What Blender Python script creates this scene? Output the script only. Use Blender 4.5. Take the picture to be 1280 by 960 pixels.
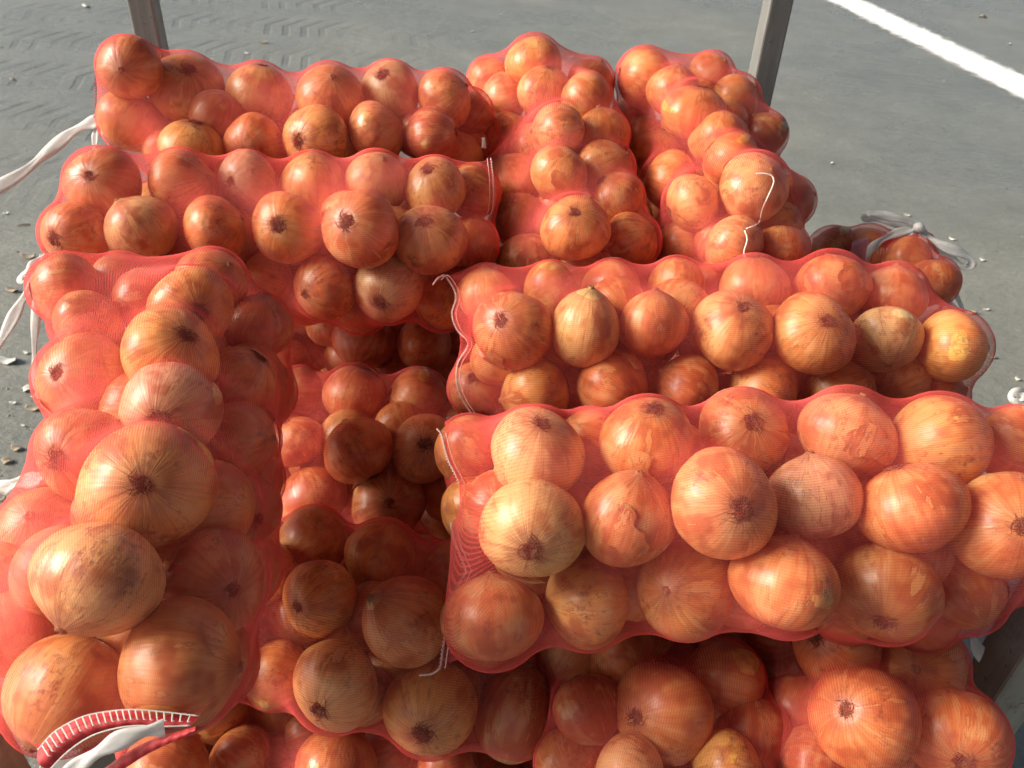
import bpy, math, random
import numpy as np
from mathutils import Vector, Matrix

for o in list(bpy.data.objects):
    bpy.data.objects.remove(o, do_unlink=True)
random.seed(7)
rng = np.random.default_rng(11)
S = bpy.context.scene
COL = S.collection
R = math.radians

# ------------------------------------------------------------------ camera
HC = 1.55                     # camera height above the yard
PITCH, ROLL = R(36.2), R(2.85)
FPX = 1045.0                  # focal length in photo pixels (1280 wide)
CAM = np.array([0.0, 0.0, HC])
FWD = np.array([0, math.cos(PITCH), -math.sin(PITCH)])
UP0 = np.array([0, math.sin(PITCH), math.cos(PITCH)])
RT0 = np.array([1.0, 0, 0])
RIGHT = RT0 * math.cos(ROLL) + UP0 * math.sin(ROLL)
UP = UP0 * math.cos(ROLL) - RT0 * math.sin(ROLL)
cd = bpy.data.cameras.new('camera')
cam = bpy.data.objects.new('camera', cd)
COL.objects.link(cam)
cd.sensor_width = 36.0
cd.lens = FPX / 1280 * 36.0
cd.clip_start, cd.clip_end = 0.02, 500
cam.matrix_world = Matrix(((RIGHT[0], UP[0], -FWD[0], CAM[0]), (RIGHT[1], UP[1], -FWD[1], CAM[1]),
                           (RIGHT[2], UP[2], -FWD[2], CAM[2]), (0, 0, 0, 1)))
cd.dof.use_dof = True
cd.dof.focus_distance = 0.85
cd.dof.aperture_fstop = 14.0
S.camera = cam
S.render.resolution_x, S.render.resolution_y = 1024, 768

# ------------------------------------------------------------------ sky, sun, exposure
SUN_EL, SUN_AZ = R(31), R(-94)          # azimuth from +Y (view direction), negative = left
W = bpy.data.worlds.new('World')
S.world = W
W.use_nodes = True
wn = W.node_tree
sky = wn.nodes.new('ShaderNodeTexSky')
sky.sky_type = 'NISHITA'
sky.sun_disc = False
sky.sun_elevation = SUN_EL
sky.sun_rotation = SUN_AZ
sky.air_density, sky.dust_density, sky.ozone_density = 1.0, 3.0, 1.0
bg = wn.nodes['Background']
bg.inputs['Strength'].default_value = 0.070
wn.links.new(sky.outputs[0], bg.inputs[0])
sd = bpy.data.lights.new('sun', 'SUN')
sd.energy = 3.4
sd.angle = R(28)
sd.color = (1.0, 0.93, 0.82)
sun = bpy.data.objects.new('sun', sd)
COL.objects.link(sun)
sdir = Vector((math.sin(SUN_AZ) * math.cos(SUN_EL), math.cos(SUN_AZ) * math.cos(SUN_EL), math.sin(SUN_EL)))
sun.rotation_euler = sdir.to_track_quat('Z', 'Y').to_euler()
S.view_settings.view_transform = 'Standard'
S.view_settings.look = 'None'
S.view_settings.exposure = 1.03
S.view_settings.gamma = 1.0
S.render.engine = 'CYCLES'
S.cycles.use_adaptive_sampling = True
S.cycles.adaptive_threshold = 0.04
S.cycles.transparent_max_bounces = 9
S.cycles.max_bounces = 4
S.cycles.diffuse_bounces = 3
S.cycles.glossy_bounces = 2

# ------------------------------------------------------------------ helpers
def ray(px, py):
    return FWD + RIGHT * ((px - 640) / FPX) + UP * ((480 - py) / FPX)     # depth 1 along the optical axis
def at(px, py, d):
    return CAM + ray(px, py) * d
def ground_at(px, py, z=0.0):
    r = ray(px, py)
    return CAM + r * ((z - HC) / r[2])
def plane_at(px, py, p0, n):
    r = ray(px, py)
    return CAM + r * (np.dot(np.array(p0) - CAM, n) / np.dot(r, n))
def proj(p):
    q = np.asarray(p) - CAM
    d = q @ FWD
    return 640 + FPX * (q @ RIGHT) / d, 480 - FPX * (q @ UP) / d, d

def mesh_obj(name, verts, faces, mat, parent=None, smooth=True, uv=None):
    me = bpy.data.meshes.new(name)
    me.from_pydata([tuple(v) for v in verts], [], [tuple(int(i) for i in f) for f in faces])
    if smooth:
        me.polygons.foreach_set('use_smooth', [True] * len(me.polygons))
    if uv is not None:
        L = me.uv_layers.new(name='UVMap')
        idx = np.empty(len(me.loops), dtype=np.int32)
        me.loops.foreach_get('vertex_index', idx)
        L.data.foreach_set('uv', np.asarray(uv)[idx].ravel() if len(uv) == len(verts) else np.asarray(uv).ravel())
    if mat:
        me.materials.append(mat)
    o = bpy.data.objects.new(name, me)
    COL.objects.link(o)
    if parent:
        o.parent = parent
    return o
def link_obj(name, me, parent=None):
    o = bpy.data.objects.new(name, me)
    COL.objects.link(o)
    if parent:
        o.parent = parent
    return o
def tag(o, label=None, cat=None, group=None, kind=None):
    if label: o['label'] = label
    if cat: o['category'] = cat
    if group: o['group'] = group
    if kind: o['kind'] = kind
    return o
def empty(name, loc):
    o = bpy.data.objects.new(name, None)
    o.empty_display_size = 0.05
    o.location = tuple(loc)
    COL.objects.link(o)
    return o
def reparent(o, p):
    o.parent = p
    o.matrix_parent_inverse = Matrix.Translation(-p.location)
    return o

def smooth_path(pts, n=8):
    P = [np.array(p, float) for p in pts]
    P = [2 * P[0] - P[1]] + P + [2 * P[-1] - P[-2]]
    out = []
    for i in range(1, len(P) - 2):
        for k in range(n):
            t = k / n
            a, b, c, d = P[i - 1], P[i], P[i + 1], P[i + 2]
            out.append(0.5 * ((2 * b) + (c - a) * t + (2 * a - 5 * b + 4 * c - d) * t * t + (-a + 3 * b - 3 * c + d) * t ** 3))
    out.append(P[-2])
    return out
class MB:
    def __init__(self): self.v, self.f = [], []
    def add(self, v, f):
        o = len(self.v)
        self.v += [tuple(p) for p in v]
        self.f += [tuple(i + o for i in q) for q in f]
    def tube(self, pts, rad, n=6, closed_ends=True):
        m = len(pts); vs = []; fs = []
        ref = np.array([0.13, 0.27, 0.95])
        for i in range(m):
            t = np.array(pts[min(i + 1, m - 1)]) - np.array(pts[max(i - 1, 0)])
            t = t / (np.linalg.norm(t) + 1e-12)
            a = np.cross(t, ref); a /= np.linalg.norm(a) + 1e-12
            b = np.cross(t, a)
            r = rad[i] if hasattr(rad, '__len__') else rad
            for k in range(n):
                w = 2 * math.pi * k / n
                vs.append(np.array(pts[i]) + (a * math.cos(w) + b * math.sin(w)) * r)
        for i in range(m - 1):
            for k in range(n):
                k2 = (k + 1) % n
                fs.append((i * n + k, i * n + k2, (i + 1) * n + k2, (i + 1) * n + k))
        if closed_ends:
            fs.append(tuple(range(n))[::-1]); fs.append(tuple((m - 1) * n + k for k in range(n)))
        self.add(vs, fs)
    def box(self, c, ax, half):                 # centre, 3 axes, 3 half sizes
        c = np.array(c); A = [np.array(a) for a in ax]
        vs = [c + A[0] * half[0] * sx + A[1] * half[1] * sy + A[2] * half[2] * sz
              for sx in (-1, 1) for sy in (-1, 1) for sz in (-1, 1)]
        self.add(vs, [(0, 1, 3, 2), (4, 6, 7, 5), (0, 4, 5, 1), (2, 3, 7, 6), (0, 2, 6, 4), (1, 5, 7, 3)])
    def build(self, name, mat, parent=None, smooth=True):
        o = mesh_obj(name, self.v, self.f, mat, None, smooth)
        if parent: reparent(o, parent)
        return o
def ribbon(mb, pts, width, seed=0, curl=0.25, thick=0.0006, face=None, twist=1.2):
    """crumpled flat plastic ribbon along pts; its face wanders round the `face` direction."""
    rr = random.Random(seed)
    P = smooth_path(pts, 10); m = len(P); nw = 5
    ph = [rr.uniform(0, 6.28) for _ in range(5)]
    face = -FWD if face is None else np.array(face)
    top, bot = [], []
    for i in range(m):
        t = np.array(P[min(i + 1, m - 1)]) - np.array(P[max(i - 1, 0)]); t /= np.linalg.norm(t) + 1e-12
        u = i / m * len(pts)
        ang = twist * (0.6 * math.sin(1.1 * u + ph[0]) + 0.4 * math.sin(2.3 * u + ph[1]))
        sdv = np.cross(t, face); sdv /= np.linalg.norm(sdv) + 1e-9
        nv = np.cross(sdv, t)
        s2 = sdv * math.cos(ang) + nv * math.sin(ang); n2 = np.cross(s2, t)
        w = width * (0.85 + 0.25 * math.sin(2.7 * u + ph[2]))
        for k in range(nw):
            a = k / (nw - 1) - 0.5
            off = n2 * width * curl * (math.cos(a * 5 + ph[3] + u) * 0.35 + 0.3 * math.sin(3.1 * u + 7 * a + ph[4]))
            top.append(P[i] + s2 * w * a + off + n2 * thick)
            bot.append(P[i] + s2 * w * a + off - n2 * thick)
    N = len(top); f = []
    for i in range(m - 1):
        for k in range(nw - 1):
            a, b, c, d = i * nw + k, i * nw + k + 1, (i + 1) * nw + k + 1, (i + 1) * nw + k
            f.append((a, b, c, d)); f.append((N + d, N + c, N + b, N + a))
        for k in (0, nw - 1):
            a, d = i * nw + k, (i + 1) * nw + k
            f.append((a, d, N + d, N + a) if k == 0 else (d, a, N + a, N + d))
    mb.add(top + bot, f)

def rib(name, parent, pts, width, *a, **k):
    mb = MB(); ribbon(mb, pts, width * {'tie_ribbon': 1.2, 'bow_loop': 1.45}.get(name, 1.0), *a, **k); return mb.build(name, M_WHITE, parent)

# ------------------------------------------------------------------ materials
class NT:
    def __init__(self, name):
        self.m = bpy.data.materials.new(name); self.m.use_nodes = True
        self.t = self.m.node_tree; self.t.nodes.clear()
        self.out = self.t.nodes.new('ShaderNodeOutputMaterial')
    def n(self, typ, **kw):
        x = self.t.nodes.new(typ)
        for k, v in kw.items():
            if k.startswith('i_'):
                key = k[2:]
                key = int(key) if key.isdigit() else key.replace('_', ' ')
                self.set(x, key, v)
            else: setattr(x, k, v)
        return x
    def set(self, x, key, v):
        if isinstance(v, bpy.types.NodeSocket): self.t.links.new(v, x.inputs[key])
        else: x.inputs[key].default_value = v
    def math(self, op, a, b=None, c=None, clamp=False):
        x = self.n('ShaderNodeMath', operation=op, use_clamp=clamp)
        for i, v in enumerate((a, b, c)):
            if v is not None: self.set(x, i, v)
        return x.outputs[0]
    def mix(self, f, a, b, blend='MIX'):
        x = self.n('ShaderNodeMix', data_type='RGBA', blend_type=blend)
        for k, v in ((0, f), (6, a), (7, b)):
            self.set(x, k, v if not (isinstance(v, tuple) and len(v) == 3) else v + (1,))
        return x.outputs[2]
    def noise(self, vec, scale, detail=3, rough=0.55, w=None, dist=0.0):
        x = self.n('ShaderNodeTexNoise', noise_dimensions='4D' if w is not None else '3D')
        self.set(x, 'Vector', vec); self.set(x, 'Scale', scale); self.set(x, 'Detail', detail)
        self.set(x, 'Roughness', rough); self.set(x, 'Distortion', dist)
        if w is not None: self.set(x, 'W', w)
        return x.outputs[0]
    def ramp(self, v, lo, hi, a=0.0, b=1.0, smooth=False):
        x = self.n('ShaderNodeMapRange', interpolation_type='SMOOTHSTEP' if smooth else 'LINEAR')
        for k, q in ((0, v), (1, lo), (2, hi), (3, a), (4, b)): self.set(x, k, q)
        return x.outputs[0]
    def bump(self, h, strength, dist, normal=None):
        x = self.n('ShaderNodeBump'); self.set(x, 'Height', h); self.set(x, 'Strength', strength); self.set(x, 'Distance', dist)
        if normal is not None: self.set(x, 'Normal', normal)
        return x.outputs[0]
    def done(self, sh):
        self.t.links.new(sh, self.out.inputs[0]); return self.m

def onion_skin(joined=False):
    k = NT('onion_skin' if not joined else 'buried_onion_skin')
    if joined:                                              # many bulbs in one mesh: their own coordinates are stored on the points
        tc0 = k.n('ShaderNodeAttribute', attribute_name='bulb_co').outputs['Vector']
        tone = k.n('ShaderNodeAttribute', attribute_name='bulb_tone').outputs['Color']
        rnd = k.math('MULTIPLY', k.n('ShaderNodeAttribute', attribute_name='bulb_seed').outputs['Fac'], 60.0)
    else:
        tc0 = k.n('ShaderNodeTexCoord').outputs['Object']
        oi = k.n('ShaderNodeObjectInfo')
        tone, rnd = oi.outputs['Color'], k.math('MULTIPLY', oi.outputs['Random'], 60.0)
    x, y, z = k.n('ShaderNodeSeparateXYZ', i_0=tc0).outputs
    rho = k.math('SQRT', k.math('ADD', k.math('MULTIPLY', x, x), k.math('ADD', k.math('MULTIPLY', y, y), 1e-5)))
    cx, cy = k.math('DIVIDE', x, rho), k.math('DIVIDE', y, rho)
    def off(v, a, m=1.0):                                   # every onion samples its own stretch of the noise
        return k.n('ShaderNodeVectorMath', operation='ADD', i_0=v, i_1=k.n('ShaderNodeCombineXYZ', i_2=k.math('MULTIPLY_ADD', rnd, m, a)).outputs[0]).outputs[0]
    def meridian(t): return k.n('ShaderNodeCombineXYZ', i_0=cx, i_1=cy, i_2=k.math('MULTIPLY_ADD', z, t, rnd)).outputs[0]
    mer, mer2, tc = meridian(0.10), meridian(0.38), off(tc0, 0.0)
    streak = k.noise(mer, 6.0, 3, 0.62)                     # veins from root to neck
    vein = k.noise(mer, 26.0, 1, 0.5)
    cloud = k.noise(tc, 1.4, 2, 0.55)
    blot = k.noise(mer2, 2.6, 4, 0.6)
    spots = k.noise(off(tc0, 9.1), 6.0, 3, 0.7)
    pale = k.mix(0.6, tone, (0.83, 0.56, 0.24))
    deep = k.mix(0.8, tone, (0.34, 0.070, 0.018))
    c = k.mix(k.ramp(streak, 0.44, 0.76, 0, 0.65), tone, pale)
    c = k.mix(k.ramp(streak, 0.46, 0.25, 0, 0.60), c, deep)
    c = k.mix(k.ramp(vein, 0.55, 0.70, 0.0, 0.28), c, deep)
    c = k.mix(k.ramp(cloud, 0.49, 0.66, 0, 0.85, True), c, deep)
    c = k.mix(k.ramp(cloud, 0.47, 0.30, 0, 0.8, True), c, pale)
    # outer skin missing in patches: crisp edge, smoother skin below
    peel = k.ramp(blot, 0.590, 0.598)
    edge = k.math('MULTIPLY', k.ramp(blot, 0.572, 0.590), k.ramp(blot, 0.608, 0.595))
    c = k.mix(k.math('MULTIPLY', peel, 0.6), c, k.mix(0.5, tone, (0.80, 0.50, 0.19)))
    c = k.mix(k.math('MULTIPLY', edge, 0.5), c, (0.22, 0.075, 0.025))
    # dry dirty patches
    dirt = k.math('MULTIPLY', k.ramp(spots, 0.50, 0.68), k.ramp(k.noise(off(tc0, 31.0), 1.25, 0, 0.5), 0.57, 0.69))
    c = k.mix(k.math('MULTIPLY', dirt, 0.7), c, (0.11, 0.05, 0.026))
    # darker, drier skin round the root plate and the neck
    endr = k.math('ADD', k.ramp(z, -0.78, -0.92), k.ramp(z, 0.78, 0.93))
    c = k.mix(k.math('MULTIPLY', endr, k.ramp(vein, 0.35, 0.62, 0.10, 0.85)), c, (0.27, 0.12, 0.05))
    h = k.math('ADD', streak, k.math('MULTIPLY', k.noise(tc, 3.2, 1, 0.5), 1.3))
    nb = k.bump(h, 0.40, 0.0018)
    b = k.n('ShaderNodeBsdfPrincipled')
    k.set(b, 'Base Color', c); k.set(b, 'Normal', nb)
    k.set(b, 'Roughness', k.ramp(blot, 0.35, 0.7, 0.46, 0.32))
    k.set(b, 'Specular IOR Level', 0.5)
    k.set(b, 'Coat Weight', 0.10); k.set(b, 'Coat Roughness', 0.2)
    return k.done(b.outputs[0])

def net_mat():
    k = NT('red_net')
    uv = k.n('ShaderNodeUVMap').outputs[0]
    s = k.n('ShaderNodeSeparateXYZ', i_0=uv)
    u, v = s.outputs[0], s.outputs[1]                       # metres round and along the sack
    lum = k.noise(uv, 12.0, 1)
    rib = k.math('SINE', k.math('MULTIPLY', k.math('ADD', u, k.math('MULTIPLY', lum, 0.006)), 2 * math.pi / 0.0027))
    wef = k.math('SINE', k.math('MULTIPLY', v, 2 * math.pi / 0.0023))
    cov = k.math('ADD', k.ramp(rib, -0.4, 1.0, 0.12, 0.25), k.ramp(wef, 0.2, 1.0, 0.0, 0.04))
    cov = k.math('MULTIPLY', cov, k.ramp(lum, 0.3, 0.7, 0.7, 1.3))
    g = k.n('ShaderNodeNewGeometry')
    dt = k.n('ShaderNodeVectorMath', operation='DOT_PRODUCT')
    k.set(dt, 0, g.outputs['Normal']); k.set(dt, 1, g.outputs['Incoming'])
    ct = k.math('MAXIMUM', k.math('ABSOLUTE', dt.outputs['Value']), 0.12)
    # threads have thickness: a slanted ray meets more of them
    a = k.math('SUBTRACT', 1.0, k.math('POWER', k.math('SUBTRACT', 1.0, cov), k.math('DIVIDE', 1.0, ct)))
    colr = k.mix(k.ramp(lum, 0.3, 0.7), (0.80, 0.095, 0.085), (0.87, 0.155, 0.14))
    p = k.n('ShaderNodeBsdfPrincipled')
    k.set(p, 'Base Color', colr); k.set(p, 'Roughness', 0.8); k.set(p, 'Specular IOR Level', 0.12)
    tl = k.n('ShaderNodeBsdfTranslucent'); k.set(tl, 0, colr)
    m1 = k.n('ShaderNodeMixShader', i_0=0.3); k.set(m1, 1, p.outputs[0]); k.set(m1, 2, tl.outputs[0])
    tr = k.n('ShaderNodeBsdfTransparent')
    m2 = k.n('ShaderNodeMixShader'); k.set(m2, 0, a); k.set(m2, 1, tr.outputs[0]); k.set(m2, 2, m1.outputs[0])
    return k.done(m2.outputs[0])

def plain(name, col, rough=0.5, var=0.25, scale=20.0, bump=0.0, bdist=0.001, metallic=0.0, transl=0.0, spec=0.5):
    k = NT(name)
    tc = k.n('ShaderNodeTexCoord').outputs['Object']
    n1 = k.noise(tc, scale, 4, 0.6)
    c = k.mix(k.ramp(n1, 0.3, 0.7), tuple(q * (1 - var) for q in col), tuple(min(1, q * (1 + var * 0.6)) for q in col))
    b = k.n('ShaderNodeBsdfPrincipled'); k.set(b, 'Base Color', c); k.set(b, 'Roughness', k.ramp(n1, 0.3, 0.7, rough * 0.85, min(1, rough * 1.15)))
    k.set(b, 'Metallic', metallic); k.set(b, 'Specular IOR Level', spec)
    if bump: k.set(b, 'Normal', k.bump(k.noise(tc, scale * 4, 3), bump, bdist))
    sh = b.outputs[0]
    if transl:
        t = k.n('ShaderNodeBsdfTranslucent'); k.set(t, 0, c)
        m = k.n('ShaderNodeMixShader', i_0=transl); k.set(m, 1, sh); k.set(m, 2, t.outputs[0]); sh = m.outputs[0]
    return k.done(sh)
def rusty_steel(name, col):
    k = NT(name)
    tc = k.n('ShaderNodeTexCoord').outputs['Object']
    lng = k.n('ShaderNodeVectorMath', operation='MULTIPLY', i_0=tc, i_1=(1.0, 1.0, 0.12)).outputs[0]
    g = k.noise(lng, 60.0, 4, 0.65); r_ = k.noise(tc, 16.0, 5, 0.7)
    c = k.mix(k.ramp(g, 0.3, 0.7), tuple(q * .75 for q in col), tuple(q * 1.15 for q in col))
    rm = k.ramp(r_, 0.56, 0.66)
    c = k.mix(k.math('MULTIPLY', rm, 0.35), c, (0.16, 0.10, 0.07))
    c = k.mix(k.ramp(k.noise(tc, 130.0, 2), 0.66, 0.72, 0, .7), c, (0.07, 0.06, 0.05))
    b = k.n('ShaderNodeBsdfPrincipled'); k.set(b, 'Base Color', c); k.set(b, 'Roughness', k.ramp(rm, 0, 1, 0.4, 0.75))
    k.set(b, 'Metallic', 0.15); k.set(b, 'Normal', k.bump(k.math('ADD', g, r_), 0.35, 0.0012))
    return k.done(b.outputs[0])

M_ONION = onion_skin()
M_NET = net_mat()
M_ROOT = plain('dry_roots', (0.13, 0.070, 0.038), 0.85, 0.5, 9.0, spec=0.2)
M_NECK = plain('dry_neck_skin', (0.33, 0.16, 0.065), 0.7, 0.5, 6.0, 0.4, 0.004)
M_WHITE = plain('white_ribbon', (0.86, 0.855, 0.83), 0.42, 0.10, 60.0, 0.3, 0.001, transl=0.45)
M_THREAD = plain('white_thread', (0.78, 0.66, 0.60), 0.8, 0.2, 300.0)
M_PINKTHREAD = plain('hem_thread', (0.80, 0.56, 0.50), 0.8, 0.2, 300.0)
M_HEM = plain('red_hem', (0.55, 0.035, 0.04), 0.6, 0.3, 120.0, 0.4, 0.0008, transl=0.2)
M_STEEL = rusty_steel('grey_steel_paint', (0.23, 0.228, 0.215))
M_DECK = plain('dark_steel_deck', (0.035, 0.033, 0.03), 0.9, 0.35, 9.0, 0.3, 0.002, 0.0, spec=0.1)
M_STRAW = plain('dry_husk', (0.34, 0.27, 0.19), 0.7, 0.4, 40.0, transl=0.1)
M_HUSK = plain('pale_husk', (0.62, 0.60, 0.54), 0.7, 0.3, 40.0)

def ground_mat():
    k = NT('wet_yard_concrete')
    tc = k.n('ShaderNodeTexCoord').outputs['Object']
    s = k.n('ShaderNodeSeparateXYZ', i_0=tc)
    x, y = s.outputs[0], s.outputs[1]
    big = k.noise(tc, 0.55, 4, 0.55)
    mid = k.noise(tc, 3.2, 5, 0.62)
    fine = k.noise(tc, 42.0, 4, 0.7)
    c = k.mix(k.ramp(mid, 0.30, 0.70), (0.180, 0.179, 0.146), (0.243, 0.241, 0.202))
    c = k.mix(k.ramp(big, 0.35, 0.65, 0, 0.5), c, (0.130, 0.133, 0.116))
    c = k.mix(k.ramp(fine, 0.52, 0.72, 0, 0.5), c, (0.10, 0.092, 0.078))
    c = k.mix(k.ramp(fine, 0.36, 0.24, 0, 0.5), c, (0.33, 0.32, 0.29))
    # tyre tracks: two arcs of chevron tread marks pressed into the mud film
    tr_h = None
    patchy = k.math('MULTIPLY', k.ramp(k.noise(tc, 2.1, 2), 0.38, 0.58), k.ramp(x, -0.2, -1.6))
    for (ox, oy, r0, wd, n_) in ((-3.2, -9.0, 12.2, 0.27, 720.0),):
        dx, dy = k.math('SUBTRACT', x, ox), k.math('SUBTRACT', y, oy)
        rad = k.math('SQRT', k.math('ADD', k.math('MULTIPLY', dx, dx), k.math('MULTIPLY', dy, dy)))
        off = k.math('ABSOLUTE', k.math('SUBTRACT', k.math('MODULO', k.math('SUBTRACT', k.math('ADD', rad, k.math('MULTIPLY', mid, 0.05)), r0), 0.72), 0.36))
        band = k.ramp(off, wd, wd * 0.75)
        ang = k.math('ARCTAN2', dy, dx)
        ch = k.math('SINE', k.math('ADD', k.math('MULTIPLY', ang, n_), k.math('MULTIPLY', off, 16.0)))
        t_ = k.math('MULTIPLY', band, k.math('MULTIPLY', k.ramp(ch, 0.1, 0.7), patchy))
        tr_h = t_ if tr_h is None else k.math('MAXIMUM', tr_h, t_)
    c = k.mix(k.math('MULTIPLY', tr_h, 0.35), c, (0.09, 0.085, 0.075))
    ripple = k.noise(k.n('ShaderNodeVectorMath', operation='MULTIPLY', i_0=tc, i_1=(1.0, 2.2, 1.0)).outputs[0], 7.0, 5, 0.68)
    h = k.math('ADD', k.math('MULTIPLY', fine, 0.35), k.math('ADD', k.math('MULTIPLY', ripple, 1.6), k.math('MULTIPLY', tr_h, -0.5)))
    b = k.n('ShaderNodeBsdfPrincipled'); k.set(b, 'Base Color', c)
    wet = k.ramp(big, 0.40, 0.62)
    k.set(b, 'Roughness', k.ramp(wet, 0, 1, 0.42, 0.22))
    k.set(b, 'Specular IOR Level', 0.55)
    k.set(b, 'Normal', k.bump(h, 0.6, 0.012))
    return k.done(b.outputs[0])

def paint_mat():  # sunlight on the ground as near-white colour, feathered at its edges
    k = NT('white_line_paint')  # near-white colour of the painted sunlight strip, not line paint
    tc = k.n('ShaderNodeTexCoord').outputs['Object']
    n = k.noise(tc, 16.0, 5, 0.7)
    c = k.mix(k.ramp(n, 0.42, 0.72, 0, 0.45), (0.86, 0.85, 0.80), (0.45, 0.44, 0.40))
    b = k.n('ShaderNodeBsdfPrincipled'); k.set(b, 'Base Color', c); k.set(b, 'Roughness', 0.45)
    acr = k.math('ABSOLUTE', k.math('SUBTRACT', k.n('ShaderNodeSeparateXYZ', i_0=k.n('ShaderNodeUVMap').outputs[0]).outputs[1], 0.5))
    worn = k.ramp(k.math('ADD', acr, k.math('MULTIPLY', k.math('SUBTRACT', k.noise(tc, 9.0, 4, 0.7), 0.5), 0.35)), 0.46, 0.28, 0, 1, True)  # feathered edges of the painted sunlight, not wear
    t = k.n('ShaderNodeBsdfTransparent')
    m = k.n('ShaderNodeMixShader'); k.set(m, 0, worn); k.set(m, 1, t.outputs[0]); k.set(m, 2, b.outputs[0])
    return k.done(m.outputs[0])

# ------------------------------------------------------------------ the yard
yard = mesh_obj('ground', [(-90, -60, 0), (90, -60, 0), (90, 140, 0), (-90, 140, 0)], [(0, 1, 2, 3)], ground_mat(), smooth=False)
tag(yard, 'damp grey concrete yard with tyre tracks', kind='structure')
# strip of sunlight on the yard, put in as a near-white band, upper right
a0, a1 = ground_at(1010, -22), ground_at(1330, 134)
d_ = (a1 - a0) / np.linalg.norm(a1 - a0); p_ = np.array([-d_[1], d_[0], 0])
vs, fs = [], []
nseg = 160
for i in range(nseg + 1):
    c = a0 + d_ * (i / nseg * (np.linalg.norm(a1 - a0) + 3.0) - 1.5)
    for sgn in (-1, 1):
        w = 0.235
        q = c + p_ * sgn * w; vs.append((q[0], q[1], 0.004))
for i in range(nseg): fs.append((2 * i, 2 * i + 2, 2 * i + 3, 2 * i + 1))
tag(mesh_obj('road_marking', vs, fs, paint_mat(), smooth=False, uv=[(i // 2 / 10, i % 2) for i in range(len(vs))]), 'strip of sunlight across the grey yard, painted on in white', kind='structure')  # road_marking is the painted sunlight strip, not a real marking

# the open shed the cart stands under: its roof shades the load from above, daylight comes in from the left
shed = empty('open_shed', (3.5, 1.5, 0))
tag(shed, 'open-sided shed with a grey sheet roof over the cart, above the picture', 'shed')
M_SHEET = plain('roof_sheet', (0.30, 0.30, 0.29), 0.6, 0.2, 2.0)
rv, rf = [], []
RX0, RX1, RY0, RY1, RZ = -1.7, 9.0, -5.0, 3.2, 3.6
nr = 140
for i in range(nr + 1):
    yy = RY0 + (RY1 - RY0) * i / nr; zz = RZ + (0.02 if i % 2 else -0.02)
    rv += [(RX0, yy, zz), (RX1, yy, zz + .35), (RX0, yy, zz + .004), (RX1, yy, zz + .354)]
for i in range(nr):
    a = 4 * i; rf += [(a, a + 1, a + 5, a + 4), (a + 2, a + 6, a + 7, a + 3)]
reparent(mesh_obj('roof', rv, rf, M_SHEET, smooth=False), shed)
for (xx, yy) in ((RX0 + .4, RY0 + .3), (RX1 - .3, RY0 + .3), (RX1 - .3, RY1 - .3)):
    mb = MB(); mb.box((xx, yy, 1.8), ((1, 0, 0), (0, 1, 0), (0, 0, 1)), (.06, .06, 1.8)); mb.build('column', M_SHEET, shed, False)

# ------------------------------------------------------------------ sack frames (positions relative to the camera foot)
# name: (end0 xyz, end1 xyz, inner half width, inner half height); z is below the camera
def Z(z): return HC + z
FR = {
 'A': ((-0.60, 1.22, Z(-.470)), (-0.05, 1.25, Z(-.480)), .070, .070),
 'B': ((-0.57, 1.00, Z(-.520)), (-0.03, 1.03, Z(-.545)), .080, .075),
 'C': ((-0.37, 0.86, Z(-.528)), (-0.29, 0.34, Z(-.585)), .080, .088),
 'D': (( 0.05, 1.45, Z(-.415)), ( 0.09, 0.96, Z(-.575)), .068, .060),
 'E': (( 0.27, 1.45, Z(-.430)), ( 0.31, 0.96, Z(-.560)), .068, .062),
 'F': ((-0.06, 0.88, Z(-.580)), ( 0.55, 0.91, Z(-.600)), .075, .070),
 'G': ((-0.06, 0.62, Z(-.600)), ( 0.52, 0.60, Z(-.615)), .080, .075),
 'H': (( 0.04, 1.22, Z(-.720)), ( 0.67, 1.25, Z(-.720)), .070, .060),
 'I': ((-0.46, 0.88, Z(-.775)), ( 0.06, 0.89, Z(-.775)), .080, .065),
 'J': ((-0.46, 0.60, Z(-.795)), ( 0.06, 0.62, Z(-.805)), .085, .070),
 'K': (( 0.13, 0.90, Z(-.810)), ( 0.135, 0.40, Z(-.815)), .066, .070),
 'L': (( 0.36, 0.90, Z(-.800)), ( 0.345, 0.40, Z(-.810)), .070, .070),
 'M': ((-0.46, 0.56, Z(-.985)), ( 0.06, 0.57, Z(-.985)), .080, .060),
 'N': ((-0.58, 1.12, Z(-.745)), (-0.02, 1.14, Z(-.745)), .080, .060),
}
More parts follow.
